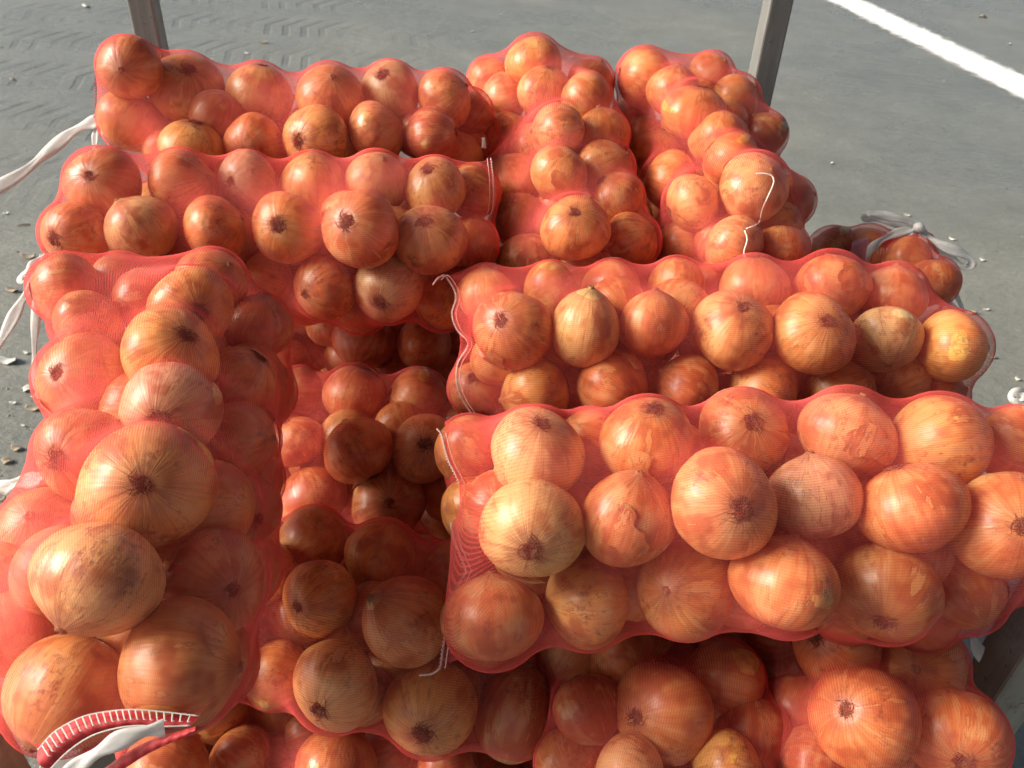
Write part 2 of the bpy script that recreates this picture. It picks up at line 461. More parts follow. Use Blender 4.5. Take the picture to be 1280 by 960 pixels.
# tone: p pale straw, y gold, o orange, c copper; feature: r/n + pixel of the root or neck; e stretch along that axis
ROWS = {
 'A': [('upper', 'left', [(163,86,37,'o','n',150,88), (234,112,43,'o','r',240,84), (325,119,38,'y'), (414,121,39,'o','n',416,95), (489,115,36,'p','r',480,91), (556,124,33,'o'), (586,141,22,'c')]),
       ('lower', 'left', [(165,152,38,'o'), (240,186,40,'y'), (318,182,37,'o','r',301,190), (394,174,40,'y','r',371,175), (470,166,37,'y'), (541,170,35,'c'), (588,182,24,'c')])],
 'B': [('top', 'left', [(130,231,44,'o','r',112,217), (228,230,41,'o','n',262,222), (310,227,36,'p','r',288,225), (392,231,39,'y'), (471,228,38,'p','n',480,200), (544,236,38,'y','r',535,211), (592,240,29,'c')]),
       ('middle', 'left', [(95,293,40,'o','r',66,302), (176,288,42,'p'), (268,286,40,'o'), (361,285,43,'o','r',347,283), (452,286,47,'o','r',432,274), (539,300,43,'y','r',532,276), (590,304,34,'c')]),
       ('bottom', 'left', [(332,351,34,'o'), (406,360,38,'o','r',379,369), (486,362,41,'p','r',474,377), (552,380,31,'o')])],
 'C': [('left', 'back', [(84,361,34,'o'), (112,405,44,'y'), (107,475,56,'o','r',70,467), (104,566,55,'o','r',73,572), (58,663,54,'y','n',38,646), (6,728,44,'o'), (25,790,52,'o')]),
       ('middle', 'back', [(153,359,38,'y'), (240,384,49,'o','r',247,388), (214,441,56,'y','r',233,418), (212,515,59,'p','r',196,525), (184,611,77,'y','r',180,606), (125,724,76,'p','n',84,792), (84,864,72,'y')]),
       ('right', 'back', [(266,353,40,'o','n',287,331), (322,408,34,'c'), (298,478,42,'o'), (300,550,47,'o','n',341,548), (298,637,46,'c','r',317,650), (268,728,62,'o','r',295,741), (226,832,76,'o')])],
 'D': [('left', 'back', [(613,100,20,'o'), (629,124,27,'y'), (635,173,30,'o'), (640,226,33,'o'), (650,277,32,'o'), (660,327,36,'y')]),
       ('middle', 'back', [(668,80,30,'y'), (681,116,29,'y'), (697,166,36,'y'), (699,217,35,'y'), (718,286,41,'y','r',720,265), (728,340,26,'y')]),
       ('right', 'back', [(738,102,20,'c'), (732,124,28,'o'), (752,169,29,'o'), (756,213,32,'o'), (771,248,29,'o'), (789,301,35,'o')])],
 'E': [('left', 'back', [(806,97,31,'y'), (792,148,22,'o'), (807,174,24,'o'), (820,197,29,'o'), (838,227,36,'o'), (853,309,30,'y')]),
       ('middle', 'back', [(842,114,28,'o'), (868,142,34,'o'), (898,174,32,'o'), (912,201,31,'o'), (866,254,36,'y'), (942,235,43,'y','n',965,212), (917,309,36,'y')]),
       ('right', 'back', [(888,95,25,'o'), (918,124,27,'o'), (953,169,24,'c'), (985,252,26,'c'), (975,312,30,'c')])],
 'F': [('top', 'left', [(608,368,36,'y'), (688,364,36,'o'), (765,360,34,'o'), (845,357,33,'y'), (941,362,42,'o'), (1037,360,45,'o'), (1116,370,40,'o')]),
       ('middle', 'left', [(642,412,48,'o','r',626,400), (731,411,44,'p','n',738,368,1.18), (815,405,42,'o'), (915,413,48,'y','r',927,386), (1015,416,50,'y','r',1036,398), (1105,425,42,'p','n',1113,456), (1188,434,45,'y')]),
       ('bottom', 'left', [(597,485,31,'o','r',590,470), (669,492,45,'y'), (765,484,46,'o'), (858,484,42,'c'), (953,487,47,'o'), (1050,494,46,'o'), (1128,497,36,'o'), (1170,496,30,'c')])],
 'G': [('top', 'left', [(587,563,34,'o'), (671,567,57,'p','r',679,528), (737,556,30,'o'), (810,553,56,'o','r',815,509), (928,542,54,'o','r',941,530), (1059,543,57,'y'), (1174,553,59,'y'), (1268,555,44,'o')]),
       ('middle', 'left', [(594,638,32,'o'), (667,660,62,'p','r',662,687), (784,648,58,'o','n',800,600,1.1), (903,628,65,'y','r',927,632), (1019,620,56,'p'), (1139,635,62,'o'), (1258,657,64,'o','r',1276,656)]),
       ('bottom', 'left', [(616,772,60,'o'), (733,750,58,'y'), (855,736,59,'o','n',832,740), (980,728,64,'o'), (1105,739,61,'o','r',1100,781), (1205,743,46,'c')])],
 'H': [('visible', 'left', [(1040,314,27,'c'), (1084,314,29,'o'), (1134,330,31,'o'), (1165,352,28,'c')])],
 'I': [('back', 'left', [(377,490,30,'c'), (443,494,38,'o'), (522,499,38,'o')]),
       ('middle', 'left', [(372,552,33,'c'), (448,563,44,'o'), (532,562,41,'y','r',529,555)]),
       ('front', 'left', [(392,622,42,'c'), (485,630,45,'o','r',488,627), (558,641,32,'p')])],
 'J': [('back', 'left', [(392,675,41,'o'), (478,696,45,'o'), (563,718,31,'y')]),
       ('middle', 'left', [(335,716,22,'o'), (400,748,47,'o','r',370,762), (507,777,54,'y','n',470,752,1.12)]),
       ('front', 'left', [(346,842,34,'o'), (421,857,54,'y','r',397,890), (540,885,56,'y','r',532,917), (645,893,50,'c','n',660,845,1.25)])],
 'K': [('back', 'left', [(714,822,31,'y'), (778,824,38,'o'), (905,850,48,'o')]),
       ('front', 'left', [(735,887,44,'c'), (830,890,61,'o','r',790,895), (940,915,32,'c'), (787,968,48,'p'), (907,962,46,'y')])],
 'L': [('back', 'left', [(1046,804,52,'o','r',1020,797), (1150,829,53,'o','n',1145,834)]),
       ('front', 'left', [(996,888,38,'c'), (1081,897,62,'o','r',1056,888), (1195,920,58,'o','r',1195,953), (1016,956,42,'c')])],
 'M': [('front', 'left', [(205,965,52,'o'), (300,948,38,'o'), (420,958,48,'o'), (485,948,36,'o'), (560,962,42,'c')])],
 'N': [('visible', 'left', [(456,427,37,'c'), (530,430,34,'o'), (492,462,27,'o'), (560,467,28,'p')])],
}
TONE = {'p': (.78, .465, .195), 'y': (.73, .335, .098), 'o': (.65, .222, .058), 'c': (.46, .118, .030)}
TWORD = {'p': 'pale straw', 'y': 'golden', 'o': 'orange-brown', 'c': 'dark copper'}
WHERE = {'A': 'the sack farthest back on the left', 'B': 'the second sack from the back on the left', 'C': 'the near left sack',
 'D': 'the back middle sack', 'E': 'the back right sack', 'F': 'the upper right crosswise sack', 'G': 'the near right crosswise sack',
 'H': 'the sack with the white bow', 'I': 'the sack in the dark gap', 'J': 'the low sack left of centre', 'K': 'the low middle sack at the bottom edge',
 'L': 'the low right sack by the post', 'M': 'the lowest sack', 'N': 'the shaded sack behind the gap'}
SLABEL = {
 'A': 'red net sack of onions lying crosswise, farthest back on the left by the steel post',
 'B': 'red net onion sack lying crosswise on the left, second from the back',
 'C': 'large red net onion sack running towards the viewer along the left edge',
 'D': 'red net onion sack pointing to the back, middle of the top layer',
 'E': 'red net onion sack pointing to the back, rightmost, with a loose white thread',
 'F': 'red net onion sack lying crosswise on the right, behind the nearest one',
 'G': 'nearest crosswise red net onion sack on the right with white seam threads',
 'H': 'onion sack tied with a white ribbon bow, sticking out at the back right',
 'I': 'shaded red net onion sack at the bottom of the square gap',
 'J': 'lower-layer crosswise onion sack in front of the gap, left of centre',
 'K': 'lower onion sack end-on at the bottom edge under the near right sack, middle',
 'L': 'lower onion sack end-on at the bottom right beside the steel post',
 'M': 'lowest onion sack, only its top showing at the bottom left edge',
 'N': 'dark onion sack in deep shade at the back of the square gap'}

class Fr: pass
frames = {}
for nme, (p0, p1, a, b) in FR.items():
    f = Fr(); f.name = nme; f.p0, f.p1 = np.array(p0, float), np.array(p1, float)
    ax = f.p1 - f.p0; f.L = np.linalg.norm(ax); f.ax = ax / f.L
    f.sd = np.cross(f.ax, [0, 0, 1.0]); f.sd /= np.linalg.norm(f.sd)
    f.up = np.cross(f.sd, f.ax); f.a, f.b, f.c = a, b, (f.p0 + f.p1) / 2
    frames[nme] = f
EXP = 2.3
def inner(f, P, grow=0.0):
    q = P - f.c
    s, u, v = q @ f.ax, q @ f.sd, q @ f.up
    cap = 0.055
    over = np.maximum(0, np.abs(s) - (f.L / 2 - 0.035 - cap)) / cap
    return (np.abs(u) / (f.a + grow)) ** EXP + (np.abs(v) / (f.b + grow)) ** EXP + over ** EXP

class On: pass
onions = []
TS = np.arange(0.35, 2.2, 0.0015)
for nme, rows in ROWS.items():
    f = frames[nme]
    for (rname, side, lst) in rows:
        for i, it in enumerate(lst):
            o = On(); o.sack, o.row, o.side, o.i, o.n = nme, rname, side, i, len(lst)
            o.px, o.py, o.rp, o.tone = it[:4]
            o.rp *= {'D': 1.13, 'E': 1.13, 'H': 1.1, 'A': 1.04}.get(nme, 1.0) if o.rp < 35 else 1.0
            o.feat = it[4:7] if len(it) > 4 else None
            o.k = it[7] if len(it) > 7 else random.uniform(0.84, 0.99)
            r = ray(o.px, o.py)
            val = inner(f, CAM + TS[:, None] * r)
            hit = np.nonzero(val < 1)[0]
            o.d = TS[hit[0]] if len(hit) else TS[int(np.argmin(val))]
            o.hit = len(hit) > 0
            onions.append(o)
def upd(o):
    o.c = at(o.px, o.py, o.d); o.r = o.rp * 1.055 * o.d / FPX
for o in onions: upd(o)
# real onions in one crop are of like size: nudge depth a little towards that, then part overlapping pairs along their rays
for o in onions:
    want = np.clip(o.r, 0.039, 0.048)
    o.d = np.clip(o.d * (want / o.r) ** 0.8, o.d - 0.03, o.d + 0.03); upd(o)
    if o.r < 0.0385:                              # half hidden bulbs are as big as the rest, a little further in
        o.rp *= 0.0385 / o.r; o.d += 0.008
    if o.sack in 'KL' and o.rp > 60: o.d += 0.028
    upd(o); o.d0 = o.d
for it in range(30):
    for i, a in enumerate(onions):
        for b in onions[i + 1:]:
            dv = a.c - b.c; dd = math.sqrt(dv @ dv); mn = 0.87 * (a.r + b.r)
            if dd < mn:
                far, near = (a, b) if a.d > b.d else (b, a)
                st = min(0.004, (mn - dd) * 0.5)
                far.d = min(far.d + st * 0.7, far.d0 + .022); near.d = max(near.d - st * 0.3, near.d0 - .012); upd(far); upd(near)
for nme, f in frames.items():
    mine = [o for o in onions if o.sack == nme]
    s0 = min(((o.c - f.p0) @ f.ax) - o.r for o in mine); s1 = max(((o.c - f.p0) @ f.ax) + o.r for o in mine)
    f.e0 = f.p0 + f.ax * min(0.0, s0 - .006); f.e1 = f.p0 + f.ax * max(f.L, s1 + .006)
    f.ra = max([f.a + .05] + [abs((o.c - f.c) @ f.sd) + o.r for o in mine]); f.rb = max([f.b + .05] + [abs((o.c - f.c) @ f.up) + o.r for o in mine])
if True:
    for nme in FR:
        q = [o.r for o in onions if o.sack == nme]
        print('SACK', nme, 'n', len(q), 'R mean %.4f min %.4f max %.4f' % (np.mean(q), min(q), max(q)), 'miss', sum(not o.hit for o in onions if o.sack == nme))

# ------------------------------------------------------------------ onion meshes
def bulb_mesh(seed, nu=44, nv=30):
    rr = np.random.default_rng(seed)
    v = [(0, 0, -0.905)]; ph = rr.uniform(0, 6.28, 8); amp = rr.uniform(0.012, 0.045, 4)
    for j in range(1, nv):
        phi = math.pi * j / nv
        for i in range(nu):
            th = 2 * math.pi * i / nu
            rho = math.sin(phi); z = -math.cos(phi) * 0.94
            lob = 1 + amp[0] * math.cos(2 * th + ph[0]) + amp[1] * math.cos(3 * th + ph[1] + phi) + amp[2] * math.sin(2 * phi + th + ph[2]) \
                + 0.006 * math.cos(7 * th + ph[3]) * rho + 0.004 * math.cos(11 * th + ph[4] + 2 * phi)
            rho2 = rho * lob
            if z < 0: z += 0.05 * math.exp(-(rho / 0.16) ** 2)
            else: z += 0.045 * math.exp(-(rho / 0.20) ** 2) + 0.03 * math.exp(-(rho / 0.5) ** 2) - 0.02
            v.append((rho2 * math.cos(th), rho2 * math.sin(th), z * (1 + amp[3] * math.cos(th + ph[5]) * rho)))
    v.append((0, 0, 1.0)); f = []
    for i in range(nu): f.append((0, 1 + (i + 1) % nu, 1 + i))
    for j in range(nv - 2):
        for i in range(nu):
            a = 1 + j * nu + i; b = 1 + j * nu + (i + 1) % nu
            f.append((a, b, b + nu, a + nu))
    l = 1 + (nv - 2) * nu
    for i in range(nu): f.append((l + i, l + (i + 1) % nu, len(v) - 1))
    me = bpy.data.meshes.new('onion'); me.from_pydata(v, [], f)
    me.polygons.foreach_set('use_smooth', [True] * len(f)); me.materials.append(M_ONION)
    return me
def root_mesh(seed):
    rr = random.Random(seed); mb = MB()
    # root plate
    n = 12
    vs = [(0, 0, -0.915)] + [(0.10 * rr.uniform(.8, 1.2) * math.cos(6.283 * i / n), 0.10 * rr.uniform(.8, 1.2) * math.sin(6.283 * i / n), -0.897) for i in range(n)]
    mb.add(vs, [(0, 1 + (i + 1) % n, 1 + i) for i in range(n)])
    big = rr.uniform(.75, 1.25); lop = rr.uniform(0, 6.28)
    for h in range(int(70 * big)):
        a = rr.uniform(0, 6.283); r0 = rr.uniform(0.0, 0.09) * big; ln = rr.uniform(0.05, 0.19) * big * (1 + .5 * math.cos(a - lop)); bend = rr.uniform(-1.8, 1.8)
        lift = rr.uniform(0.0, 0.035); pts = []
        for s in range(4):
            t = s / 3; r_ = r0 + ln * t; aa = a + bend * t * t
            zz = -0.94 * math.sqrt(max(0, 1 - r_ * r_)) + 0.05 * math.exp(-(r_ / 0.16) ** 2) - 0.008 - lift * math.sin(t * 2.6)
            pts.append((r_ * math.cos(aa), r_ * math.sin(aa), zz))
        mb.tube(pts, [0.009, 0.009, 0.007, 0.003], 3, False)
    me = bpy.data.meshes.new('root_tuft'); me.from_pydata(mb.v, [], mb.f); me.materials.append(M_ROOT)
    return me
def neck_mesh(seed):
    rr = random.Random(seed); n = 14; v = []; f = []; lean = (rr.uniform(-.05, .05), rr.uniform(-.05, .05))
    prof = [(0.20, 0.925), (0.12, 0.965), (0.085, 1.00), (0.075, 1.03), (0.045, 1.035), (0.02, 1.01)]
    for j, (r_, z) in enumerate(prof):
        for i in range(n):
            th = 6.283 * i / n + 0.25 * j
            q = r_ * (1 + 0.18 * math.sin(5 * th + seed) + 0.1 * rr.uniform(-1, 1))
            t = j / 5
            v.append((q * math.cos(th) + lean[0] * t, q * math.sin(th) + lean[1] * t, z + (0.018 * rr.uniform(-1, 1) if j >= 3 else 0)))
    for j in range(len(prof) - 1):
        for i in range(n): f.append((j * n + i, j * n + (i + 1) % n, (j + 1) * n + (i + 1) % n, (j + 1) * n + i))
    me = bpy.data.meshes.new('neck'); me.from_pydata(v, [], f); me.polygons.foreach_set('use_smooth', [True] * len(f)); me.materials.append(M_NECK)
    return me
def flake_mesh(seed):
    """a torn scale of papery outer skin lying on the bulb, its rim curling up"""
    rr = random.Random(seed); nr, na = 6, 26; v = []; f = []
    ph = [rr.uniform(0, 6.28) for _ in range(4)]; ex = rr.uniform(0.28, 0.5)
    for j in range(nr + 1):
        for i in range(na):
            a = 6.283 * i / na; t = j / nr
            rad = ex * (1 + 0.25 * math.sin(2 * a + ph[0]) + 0.18 * math.sin(3 * a + ph[1]) + 0.08 * math.sin(7 * a + ph[2]) + 0.05 * math.sin(12 * a + ph[3]))
            g = rad * t
            lift = 1.010 + 0.026 * t ** 3 * (1 + math.sin(3 * a + ph[1]))
            v.append((math.cos(g) * lift, math.sin(g) * math.cos(a) * lift, math.sin(g) * math.sin(a) * 0.94 * lift))
    for j in range(nr):
        for i in range(na): f.append((j * na + i, j * na + (i + 1) % na, (j + 1) * na + (i + 1) % na, (j + 1) * na + i))
    me = bpy.data.meshes.new('skin_flake'); me.from_pydata(v, [], f); me.polygons.foreach_set('use_smooth', [True] * len(f)); me.materials.append(M_ONION)
    return me
BULBS = [bulb_mesh(100 + i) for i in range(9)]
ROOTS = [root_mesh(200 + i) for i in range(8)]
NECKS = [neck_mesh(300 + i) for i in range(4)]
FLAKES = [flake_mesh(400 + i) for i in range(5)]

def axis_frame(axis):
    z = axis / np.linalg.norm(axis); t = np.array([0.3, 0.8, 0.52]); x = np.cross(t, z); x /= np.linalg.norm(x)
    y = np.cross(z, x); w = random.uniform(0, 6.283)
    return np.stack([x * math.cos(w) + y * math.sin(w), -x * math.sin(w) + y * math.cos(w), z], 1)
ORD = ['first', 'second', 'third', 'fourth', 'fifth', 'sixth', 'seventh', 'eighth']
ONION_GROUP = 'onions inside the red net sacks'
nflake = 0
for o in onions:
    vw = (CAM - o.c); vw /= np.linalg.norm(vw)
    rx = RIGHT - vw * (RIGHT @ vw); rx /= np.linalg.norm(rx)
    uy = np.cross(vw, rx)
    if o.feat:
        dx, dy = (o.feat[1] - o.px) / o.rp, -(o.feat[2] - o.py) / o.rp
        m = math.hypot(dx, dy)
        if m > 0.97: dx, dy, m = dx / m * .97, dy / m * .97, .97
        ad = rx * dx + uy * dy + vw * math.sqrt(1 - m * m)
        axis = -ad if o.feat[0] == 'r' else ad
    else:
        w = random.uniform(0, 6.283); t = random.uniform(-0.35, 0.35)
        axis = rx * math.cos(w) + uy * math.sin(w) + vw * t
    o.M = axis_frame(axis)
    ob = link_obj('onion', random.choice(BULBS))
    rs = o.r * (1.0 if o.k <= 1 else 1 / math.sqrt(o.k) ** 0.6)
    o.sc = np.array([rs, rs, o.r * (o.k / 0.97 if o.k <= 1 else o.k ** 0.8)])
    mt = np.eye(4); mt[:3, :3] = o.M * o.sc[None, :]; mt[:3, 3] = o.c
    ob.matrix_world = Matrix(mt.tolist())
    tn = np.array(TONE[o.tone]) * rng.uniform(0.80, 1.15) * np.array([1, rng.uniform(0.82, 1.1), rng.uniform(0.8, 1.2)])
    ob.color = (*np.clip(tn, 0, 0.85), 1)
    link_obj('root_tuft', random.choice(ROOTS), ob)
    link_obj('neck', random.choice(NECKS), ob)
    if o.rp > 34 and random.random() < 0.5:
        fl = link_obj('skin_flake', random.choice(FLAKES), ob); fl.color = (*np.clip(tn * rng.uniform(.78, 1.05), 0, .85), 1)
        fl.rotation_euler = (0, random.uniform(-0.3, 0.3), random.uniform(0, 6.283)); nflake += 1
    if o.n == 1: pos = 'only one'
    elif o.i == o.n - 1: pos = 'last'
    else: pos = ORD[o.i]
    ft = ' with dark roots' if o.feat and o.feat[0] == 'r' else ''
    lab = '%s onion, %s from %s in %s %s of %s' % (TWORD[o.tone], pos, 'the left' if o.side == 'left' else 'the back', o.row, 'column' if o.side == 'back' else 'row', WHERE[o.sack])
    if ft and len(lab.split()) <= 13: lab = lab.replace(' onion,', ' onion%s,' % ft)
    words = lab.split()
    while len(words) > 16: words.remove('the')
    tag(ob, ' '.join(words), 'onion', ONION_GROUP)

# ------------------------------------------------------------------ hidden layers below and the onions no one sees
HID = [((-0.60, 1.40, Z(-.72)), (-0.04, 1.42, Z(-.72))), ((0.02, 1.46, Z(-.70)), (0.50, 1.47, Z(-.70))),
       ((-0.55, 0.83, Z(-.985)), (0.04, 0.83, Z(-.985))), ((-0.58, 1.10, Z(-.985)), (0.0, 1.10, Z(-.985))), ((-0.58, 1.37, Z(-.985)), (0.0, 1.37, Z(-.985))),
       ((0.14, 0.95, Z(-1.0)), (0.14, 0.44, Z(-1.0))), ((0.38, 0.95, Z(-1.0)), (0.37, 0.44, Z(-1.0))), ((0.06, 1.10, Z(-.985)), (0.58, 1.12, Z(-.985))), ((0.06, 1.37, Z(-.985)), (0.58, 1.39, Z(-.985)))]
for i, (p0, p1) in enumerate(HID):
    f = Fr(); f.name = 'hid%d' % i; f.p0, f.p1 = np.array(p0), np.array(p1)
    ax = f.p1 - f.p0; f.L = np.linalg.norm(ax); f.ax = ax / f.L
    f.sd = np.cross(f.ax, [0, 0, 1.0]); f.sd /= np.linalg.norm(f.sd)
    f.up = np.cross(f.sd, f.ax); f.a, f.b, f.c = .075, .055, (f.p0 + f.p1) / 2
    f.e0, f.e1, f.ra, f.rb = f.p0, f.p1, f.a + .05, f.b + .05
    frames[f.name] = f
allC = [o.c for o in onions]; allR = [o.r for o in onions]; allS = [o.sack for o in onions]
fill = []
for nme, f in frames.items():
    hidden = nme.startswith('hid')
    for (tries, r0, r1, gap) in ((9000, .040, .046, .90), (14000, .036, .043, .74)) if not hidden else ((2500, .040, .046, .93),):
        q = rng.uniform(-1, 1, (tries, 3)) * np.array([f.L / 2 - 0.04, f.a * 1.06, f.b * 1.06])
        P = f.c + q[:, :1] * f.ax + q[:, 1:2] * f.sd + q[:, 2:] * f.up
        ok = inner(f, P) <= 1.1
        if not hidden:                           # stay behind the layer of onions that shows
            D0 = (P - CAM) @ FWD
            ok &= inner(f, CAM + (P - CAM) * (1 - (0.034 if gap > .85 else 0.022) / D0)[:, None]) <= 1
        near = [k for k in range(len(allC)) if np.linalg.norm(allC[k] - f.c) < f.L / 2 + .2]
        nC, nR = np.array([allC[k] for k in near]), np.array([allR[k] for k in near])
        for p in P[ok]:
            r_ = rng.uniform(r0, r1)
            D = nC - p
            if ((D * D).sum(1) < (gap * (nR + r_)) ** 2).any(): continue
            nC = np.vstack([nC, p]); nR = np.append(nR, r_); allC.append(p); allR.append(r_); allS.append(nme); fill.append((p, r_))
print('FILL', len(fill), 'VISIBLE', len(onions), 'flakes', nflake)
lv, lf = [], []
nu, nv = 18, 12
base = [(0, 0, -.92)] + [(math.sin(math.pi * j / nv) * math.cos(6.28318 * i / nu), math.sin(math.pi * j / nv) * math.sin(6.28318 * i / nu), -.93 * math.cos(math.pi * j / nv)) for j in range(1, nv) for i in range(nu)] + [(0, 0, .98)]
bf = [(0, 1 + (i + 1) % nu, 1 + i) for i in range(nu)] + [(1 + j * nu + i, 1 + j * nu + (i + 1) % nu, 1 + (j + 1) * nu + (i + 1) % nu, 1 + (j + 1) * nu + i) for j in range(nv - 2) for i in range(nu)]
bf += [(1 + (nv - 2) * nu + i, 1 + (nv - 2) * nu + (i + 1) % nu, 1 + (nv - 1) * nu) for i in range(nu)]
base = np.array(base)
aco, ato, ase = [], [], []
for (p, r_) in fill:
    A = axis_frame(rng.normal(size=3)); off = len(lv)
    lv += [tuple(q) for q in (base * r_) @ A.T + p]
    lf += [tuple(i + off for i in q) for q in bf]
    tn = np.array(TONE[random.choice('oocy')]) * rng.uniform(.85, 1.1)
    aco.append(base); ato.append(np.tile(np.append(tn, 1.0), (len(base), 1))); ase.append(np.full(len(base), rng.uniform()))
bo = mesh_obj('buried_onions', lv, lf, onion_skin(True))
for nm, ty, dat, key in (('bulb_co', 'FLOAT_VECTOR', aco, 'vector'), ('bulb_tone', 'FLOAT_COLOR', ato, 'color'), ('bulb_seed', 'FLOAT', ase, 'value')):
    bo.data.attributes.new(nm, ty, 'POINT').data.foreach_set(key, np.concatenate(dat).astype(np.float32).ravel())
tag(bo, 'onions packed out of sight deep inside the red net sacks', 'onions', kind='stuff')

# ------------------------------------------------------------------ the nets: a membrane shrunk onto the onions
def seam_pts(f, pxs, shift=0.0):
    n = CAM - f.c; n = n - f.ax * (n @ f.ax); n /= np.linalg.norm(n)
    return [plane_at(x, y, f.c + n * shift, n) for (x, y) in pxs]
def relax(V, pin, C_, Rr, n_it, w, f):
    """V (ns, nt, 3): tension pulls each knot to its neighbours' mean, the onions hold it out along rays from the sack's axis"""
    V = V.astype(np.float32); L = np.linalg.norm(f.e1 - f.e0); m = min(0.06, L * .2)
    C_ = C_.astype(np.float32); R2 = (Rr ** 2).astype(np.float32); ax = f.ax.astype(np.float32); e0 = f.e0.astype(np.float32)
    for it in range(n_it):
        up = np.roll(V, 1, 1) + np.roll(V, -1, 1)
        al = np.empty_like(V); al[1:-1] = V[2:] + V[:-2]; al[0] = 2 * V[1]; al[-1] = 2 * V[-2]
        T = (up * 1.35 + al * 0.65) / 4
        V = np.where(pin[:, None, None], V, V * (1 - w) + T * w).astype(np.float32)
        if it % 2 and it < n_it - 1: continue
        P = V.reshape(-1, 3)
        s_ = np.clip((P - e0) @ ax, m, L - m)
        A = e0 + s_[:, None] * ax
        n = P - A; rho = np.sqrt((n * n).sum(1)) + 1e-6; n = n / rho[:, None]
        b = (n * A).sum(1)[:, None] - n @ C_.T
        c = (A * A).sum(1)[:, None] - 2 * A @ C_.T + (C_ * C_).sum(1)[None] - R2[None]
        D = b * b - c
        ex = np.where(D > 0, -b + np.sqrt(np.maximum(D, 0)), 0).max(1)
        P = np.where((rho < ex)[:, None], A + n * ex[:, None], P).reshape(V.shape)
        V = np.where(pin[:, None, None], V, P)
    return V
def make_net(f, e0, e1, parent):
    """e0/e1: ('seam', polyline) or ('tie', point)"""
    mine = [i for i, s_ in enumerate(allS) if s_ == f.name]
    C_ = np.array([allC[i] for i in mine]); Rr = np.array([allR[i] for i in mine]) * 1.018 + 0.0012
    # the net's own axis runs through the middle of its onions
    sv = (C_ - f.e0) @ f.ax; Le = np.linalg.norm(f.e1 - f.e0); xs = sv / Le - .5
    wts = 1 / (np.var(xs) * len(xs) + .35)
    g = Fr(); g.ax = f.ax
    cu, cv = ((C_ - f.e0) @ f.sd), ((C_ - f.e0) @ f.up)
    mu = [(q.max() + q.min()) / 2 * .5 + q.mean() * .5 for q in (cu, cv)]
    sl = [((q - q.mean()) * (xs - xs.mean())).sum() * wts for q in (cu, cv)]
    g.e0 = f.e0 + f.sd * (mu[0] - sl[0] / 2) + f.up * (mu[1] - sl[1] / 2)
    g.e1 = f.e1 + f.sd * (mu[0] + sl[0] / 2) + f.up * (mu[1] + sl[1] / 2)
    g.ax = (g.e1 - g.e0) / np.linalg.norm(g.e1 - g.e0)
    hid = f.name.startswith('hid'); NS, NTH = (24, 28)
    th = np.linspace(0, 2 * np.pi, NTH, endpoint=False)
    def ring_end(e, th, rad=0.014):
        kind, g = e
        if kind == 'tie':
            return np.array([g + (f.sd * math.cos(t) + f.up * math.sin(t)) * rad for t in th])
        g = np.array(smooth_path(g, 12)); L = np.concatenate([[0], np.cumsum(np.linalg.norm(np.diff(g, axis=0), axis=1))]); L /= L[-1]
        # th = 0 points along +sd / measured so that cos(th') runs along the seam
        vsm = g[0] - g[-1]; vs2 = vsm - f.ax * (vsm @ f.ax); a0 = math.atan2(vs2 @ f.up, vs2 @ f.sd)
        tt = (1 - np.cos(th - a0)) / 2
        back = np.sin(th - a0)
        nrm = np.cross(f.ax, vs2 / np.linalg.norm(vs2))
        return np.stack([np.interp(tt, L, g[:, k]) for k in range(3)], 1) + nrm[None] * (back * 0.0012)[:, None]
    r0, r1 = ring_end(e0, th), ring_end(e1, th)
    ss = np.linspace(0, 1, NS)
    V = np.empty((NS, NTH, 3))
    big_a, big_b = f.ra * 1.3 + .01, f.rb * 1.3 + .01
    ring = np.array([f.sd * math.cos(t) * big_a + f.up * math.sin(t) * big_b for t in th])
    for j, s_ in enumerate(ss):
        mid = g.e0 + (g.e1 - g.e0) * s_ + ring
        k0 = max(0.0, 1 - s_ / 0.10); k1 = max(0.0, 1 - (1 - s_) / 0.10)
        k0, k1 = k0 ** 2.5, k1 ** 2.5
        V[j] = mid * (1 - k0 - k1) + r0 * k0 + r1 * k1
    V[0], V[-1] = r0, r1
    pin = np.zeros(NS, bool); pin[0] = pin[-1] = True
    V = relax(V, pin, C_, Rr, 160, 0.9, g)
    for n_it in (50, 24) if not hid else (24,):
        a, b = V.shape[:2]
        W_ = np.empty((2 * a - 1, 2 * b, 3))
        W_[::2, ::2] = V; W_[1::2, ::2] = (V[1:] + V[:-1]) / 2
        W_[::2, 1::2] = (V + np.roll(V, -1, 1)) / 2; W_[1::2, 1::2] = (W_[:-2:2, 1::2] + W_[2::2, 1::2]) / 2
        if e0[0] == 'seam' or e1[0] == 'seam':
            t2 = np.linspace(0, 2 * np.pi, 2 * b, endpoint=False)
            W_[0], W_[-1] = ring_end(e0, t2), ring_end(e1, t2)
        pin = np.zeros(2 * a - 1, bool); pin[0] = pin[-1] = True
        V = relax(W_, pin, C_, Rr, n_it, 0.9, g)
    a, b = V.shape[:2]
    idx = np.arange(a * b).reshape(a, b); nx = np.roll(idx, -1, 1)
    F_ = np.stack([idx[:-1], nx[:-1], nx[1:], idx[1:]], -1).reshape(-1, 4)
    circ = 2 * math.pi * math.sqrt(((f.a + .045) ** 2 + (f.b + .045) ** 2) / 2)
    U = np.arange(b + 1) / b * circ; Vv = np.linspace(0, f.L * 1.1, a)
    jj, ii = np.meshgrid(np.arange(a - 1), np.arange(b), indexing='ij')
    uv = np.stack([np.stack([U[ii], Vv[jj]], -1), np.stack([U[ii + 1], Vv[jj]], -1), np.stack([U[ii + 1], Vv[jj + 1]], -1), np.stack([U[ii], Vv[jj + 1]], -1)], 2).reshape(-1, 2)
    o = mesh_obj('net', V.reshape(-1, 3), F_, M_NET, None, True, uv)
    reparent(o, parent)
